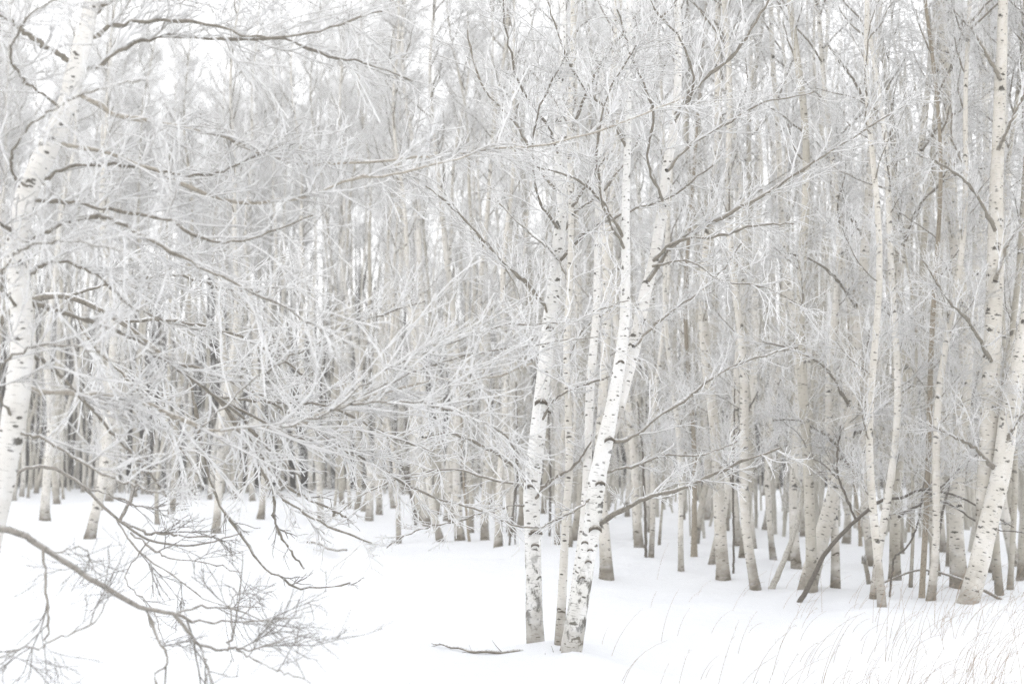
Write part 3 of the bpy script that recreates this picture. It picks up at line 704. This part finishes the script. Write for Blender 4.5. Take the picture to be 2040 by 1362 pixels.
def thin(label, pts, ws, limbs=(), name='sapling', material=M_STEM, seed=0, dens=4):
    b = on_ground(*pts[0]); q = [(pts[0][0], pts[0][1] + 8)] + list(pts[1:])
    return sapling(label, b, q, ws, b[1], b[1] + .1, [(l, 4, 2, b[1], b[1] + .2) for l in limbs], material, seed=seed, name=name, dens=dens, side=(.1, .4))
thin('thin straight black sapling between the broad birch and the tan footed one', [(1461, 1146), (1462, 1080), (1460, 980), (1462, 860), (1464, 760)], [6, 5, 5, 4, 3], [[(1461, 980), (1440, 900), (1420, 860)], [(1462, 880), (1490, 820), (1510, 780)]], seed=11)
thin('thin dark stem joined at the foot to the right leaning birch', [(1287, 1122), (1286, 1050), (1283, 980), (1280, 900), (1270, 800)], [8, 7, 6, 5, 4], seed=12)
thin('slender birch leaning right between the tan footed birch and the leaning white one', [(1534, 1170), (1560, 1120), (1585, 1050), (1600, 980), (1612, 880), (1620, 760), (1640, 600)], [16, 13, 12, 11, 10, 8, 6], [[(1600, 980), (1560, 900), (1530, 850)], [(1612, 880), (1660, 800), (1690, 770)]], 'birch_sapling', M_SLIM, 13)
thin('brown leaning stem behind the slender right leaning birch', [(1583, 1055), (1600, 1000), (1612, 950), (1618, 860), (1622, 700)], [8, 8, 8, 7, 5], material=MATS['n'], seed=14)
thin('dark curved stem on the snow edge left of the streaked birch', [(830, 1050), (824, 1010), (815, 970), (812, 900), (805, 780)], [8, 7, 7, 6, 4], [[(815, 970), (790, 900), (760, 860)]], seed=15)
thin('thin brown stem beside the sturdy tan footed birch', [(936, 1082), (930, 1030), (924, 970), (920, 880), (915, 700)], [8, 6, 6, 5, 4], material=MATS['n'], seed=16)
thin('thin black slanting stem just left of the big front birch', [(1013, 1096), (1020, 1040), (1026, 980), (1030, 900), (1028, 760)], [5, 5, 5, 4, 3], seed=17)
thin('hairline grey shoot right of the black slanting stem', [(1025, 1094), (1027, 1040), (1030, 960), (1034, 880)], [3, 3, 2, 2], seed=18)
thin('thin dark stem seen right of the big front birch', [(1095, 1064), (1096, 1000), (1096, 930), (1093, 820)], [6, 6, 5, 4], seed=19)
thin('zigzag grey sapling beside the black scarred pair', [(1771, 1198), (1776, 1150), (1783, 1110), (1806, 1090), (1828, 1045), (1838, 980), (1850, 900)], [5, 5, 5, 4, 4, 3, 3], seed=20)
thin('dark stem leaning right across the low brown fork', [(1850, 1140), (1866, 1080), (1880, 1010), (1900, 930), (1925, 850), (1950, 740)], [7, 7, 6, 5, 5, 4], seed=21)

# broken stub
pb = on_ground(1732, 1168)
o = thing('broken_stump', 'short broken snag with a splintered top left of the scarred pair', 'stump', tuple(pb))
P = line([(1733, 1174), (1729, 1150), (1725, 1130), (1722, 1116)], pb[1], 14); mb = MB(); mb.trunk(P - pb, radii([11, 10, 9, 11], pb[1], 14), M_GREY, 10, 5, .12); mb.build('trunk', o)
mb = MB(); rr = np.random.default_rng(5)
Q = np.repeat((P[-1] - pb)[None, None], 9, 0) + np.zeros((9, 3, 3)); Q[:, :, :2] += rr.normal(0, .018, (9, 1, 2)); Q[:, :, 2] += np.array([-.03, .02, .05])[None] * rr.uniform(.5, 1.6, (9, 1))
mb.tubes(Q, np.tile(np.array([.012, .009, .002]), (9, 1)), M_LIMB, 4); mb.build('splinters', o)

# sticks on the snow
def stick(label, pts, ws, seed, twigs=(), name='fallen_stick', lift=.015, material=M_LIMB):
    q = np.array([on_ground(*p) for p in pts]); b = q[0].copy()
    q[:, 2] = ground_z(q[:, 0], q[:, 1]) + lift
    s = spline(q, 20); s[:, 2] += .006 * np.sin(np.arange(20) * 1.3)
    R = np.interp(np.linspace(0, 1, 20), np.linspace(0, 1, len(ws)), ws) / 2 / F * b[1]
    o = thing(name, label, 'stick', tuple(b)); mb = MB(); mb.tubes((s - b)[None], R[None], material, 8); mb.build('stem', o)
    A, AR = sprout(np.random.default_rng(seed), (s - b)[None], R[None], 5, (50, 10), (.06, .25), 5, (.004, .0018), .1, .1)
    mb = MB(); mb.tubes(A, AR, M_BARE, 4); mb.build('twigs', o)['kind'] = 'stuff'
stick('fallen stick lying on the snow left of the front birches', [(1042, 1306), (1000, 1308), (950, 1309), (910, 1303), (885, 1297), (860, 1290)], [9, 8, 6, 5, 4, 2], 1, lift=.02)
stick('short twiggy stick on the snow at the forked birch\'s foot', [(1120, 1311), (1095, 1316), (1068, 1321)], [8, 6, 3], 2, lift=.02)
stick('short dark stick poking from the snow in the left clearing', [(690, 1108), (660, 1098), (635, 1088), (612, 1086)], [4, 5, 5, 5], 3, lift=.10, material=M_DARK)
pl = on_ground(2036, 1218)
o = thing('fallen_branch', 'long grey fallen branch lying aslant behind the thick birch at right', 'branch', tuple(pl))
q = line([(2060, 1228), (2000, 1196), (1940, 1165), (1900, 1148), (1850, 1135), (1815, 1138), (1760, 1160)], pl[1] + .3, 24, pl[1] + 1.2)
mb = MB(); mb.tubes((q - pl)[None], (np.linspace(8, 4, 24) / 2 / F * pl[1])[None], M_LIMB, 7); mb.build('stem', o)

# ------------------------------------------------------------------ dry grass bowing over the snow at bottom right
mb = MB(); r = np.random.default_rng(9)
pts = []
while len(pts) < 400:
    px, py = r.uniform(1180, 2090), r.uniform(1150, 1500)
    wgt = np.clip((px - 1250) / 700, 0, 1) ** 1.3 * np.clip((py - 1130) / 120, 0, 1) * (1.2 if px > 1850 else .6)
    clump = .5 + .5 * math.sin(px * .031 + py * .017) * math.sin(px * .012 - py * .04 + 1)
    if r.random() < wgt * clump ** 1.3 + .03: pts.append(on_ground(px, py))
G = np.array(pts); n = len(G); G[:, 2] = ground_z(G[:, 0], G[:, 1]) - .01
Lh = r.uniform(.15, .6, n); az = r.normal(.1, .7, n); t = np.linspace(0, 1, 6)
bow = r.uniform(.35, 1.1, n)
Q = np.zeros((n, 6, 3))
for k in range(6):
    a = bow * (.35 + .9 * t[k])
    st = Lh / 5
    if k == 0: Q[:, 0] = G
    else:
        Q[:, k, 0] = Q[:, k - 1, 0] + np.sin(a) * np.cos(az) * st; Q[:, k, 1] = Q[:, k - 1, 1] + np.sin(a) * np.sin(az) * st; Q[:, k, 2] = Q[:, k - 1, 2] + np.cos(a) * st
mb.tubes(Q, np.tile(np.linspace(.0018, .0008, 6), (n, 1)), M_GRASS, 3)
A, AR = sprout(r, Q[:150], np.full((150, 6), .002), 5, (35, 10), (.02, .09), 3, (.0012, .0007), 0, .2, .6)
mb.tubes(A, AR, M_GRASS, 3)
tag(mb.build('dry_grass'), 'thin pale dry grass stalks bowing over the snow at lower right', 'grass', kind='stuff')

# ------------------------------------------------------------------ snow ground, heaped a little at the feet of the front trees
for p in (pA, pB, pC, pH, pF): BUMPS.append((p[0] + .03, p[1] + .05, .05, .24))
for p in NEAR: BUMPS.append((p[0], p[1] + .1, .035, .22))
BUMPS.append((at(1150, 1330, YB)[0], YB - .25, .07, .18))
mb = MB()
ys = np.concatenate([np.linspace(-6, 4, 14), np.linspace(4.2, 30, 170), np.linspace(31, 110, 90), np.array([125, 150, 180, 200])])
us = np.linspace(-1, 1, 200)
X = us[None] * (np.maximum(ys, 0)[:, None] * .75 + 10); Y = np.repeat(ys[:, None], 200, 1)
Z = ground_z(X, Y)
V = np.stack([X, Y, Z], -1).reshape(-1, 3); idx = np.arange(len(ys) * 200).reshape(len(ys), 200)
q = np.stack([idx[:-1, :-1], idx[:-1, 1:], idx[1:, 1:], idx[1:, :-1]], -1).reshape(-1, 4)
mb.add(V, q, M_SNOW); tag(mb.build('snow_ground'), 'smooth white snow covering the ground of the grove', 'snow', kind='structure')
tris = sum(len(m.polygons) * 2 for m in bpy.data.meshes)
SC['triangles'] = tris

# ------------------------------------------------------------------ thin haze box, added as a pale veil in place of lens glow
hx, hy0, hy1, hz0, hz1 = 175, -20, 215, -1.3, 22.5
me = bpy.data.meshes.new('haze')
me.from_pydata([(x, y, z) for z in (hz0, hz1) for y in (hy0, hy1) for x in (-hx, hx)], [], [(0, 2, 3, 1), (4, 5, 7, 6), (0, 1, 5, 4), (2, 6, 7, 3), (0, 4, 6, 2), (1, 3, 7, 5)])
m = bpy.data.materials.new('veil_haze'); m.use_nodes = True; n = m.node_tree; n.nodes.clear()
pv = N(n, 'ShaderNodeVolumePrincipled'); pv.inputs['Color'].default_value = (.99, .99, .98, 1); pv.inputs['Density'].default_value = .002; pv.inputs['Anisotropy'].default_value = .2
mo = N(n, 'ShaderNodeOutputMaterial'); n.links.new(pv.outputs[0], mo.inputs['Volume'])
me.materials.append(m)
tag(place('haze', me), 'thin haze added as a pale veil in place of lens glow', 'haze', kind='stuff')
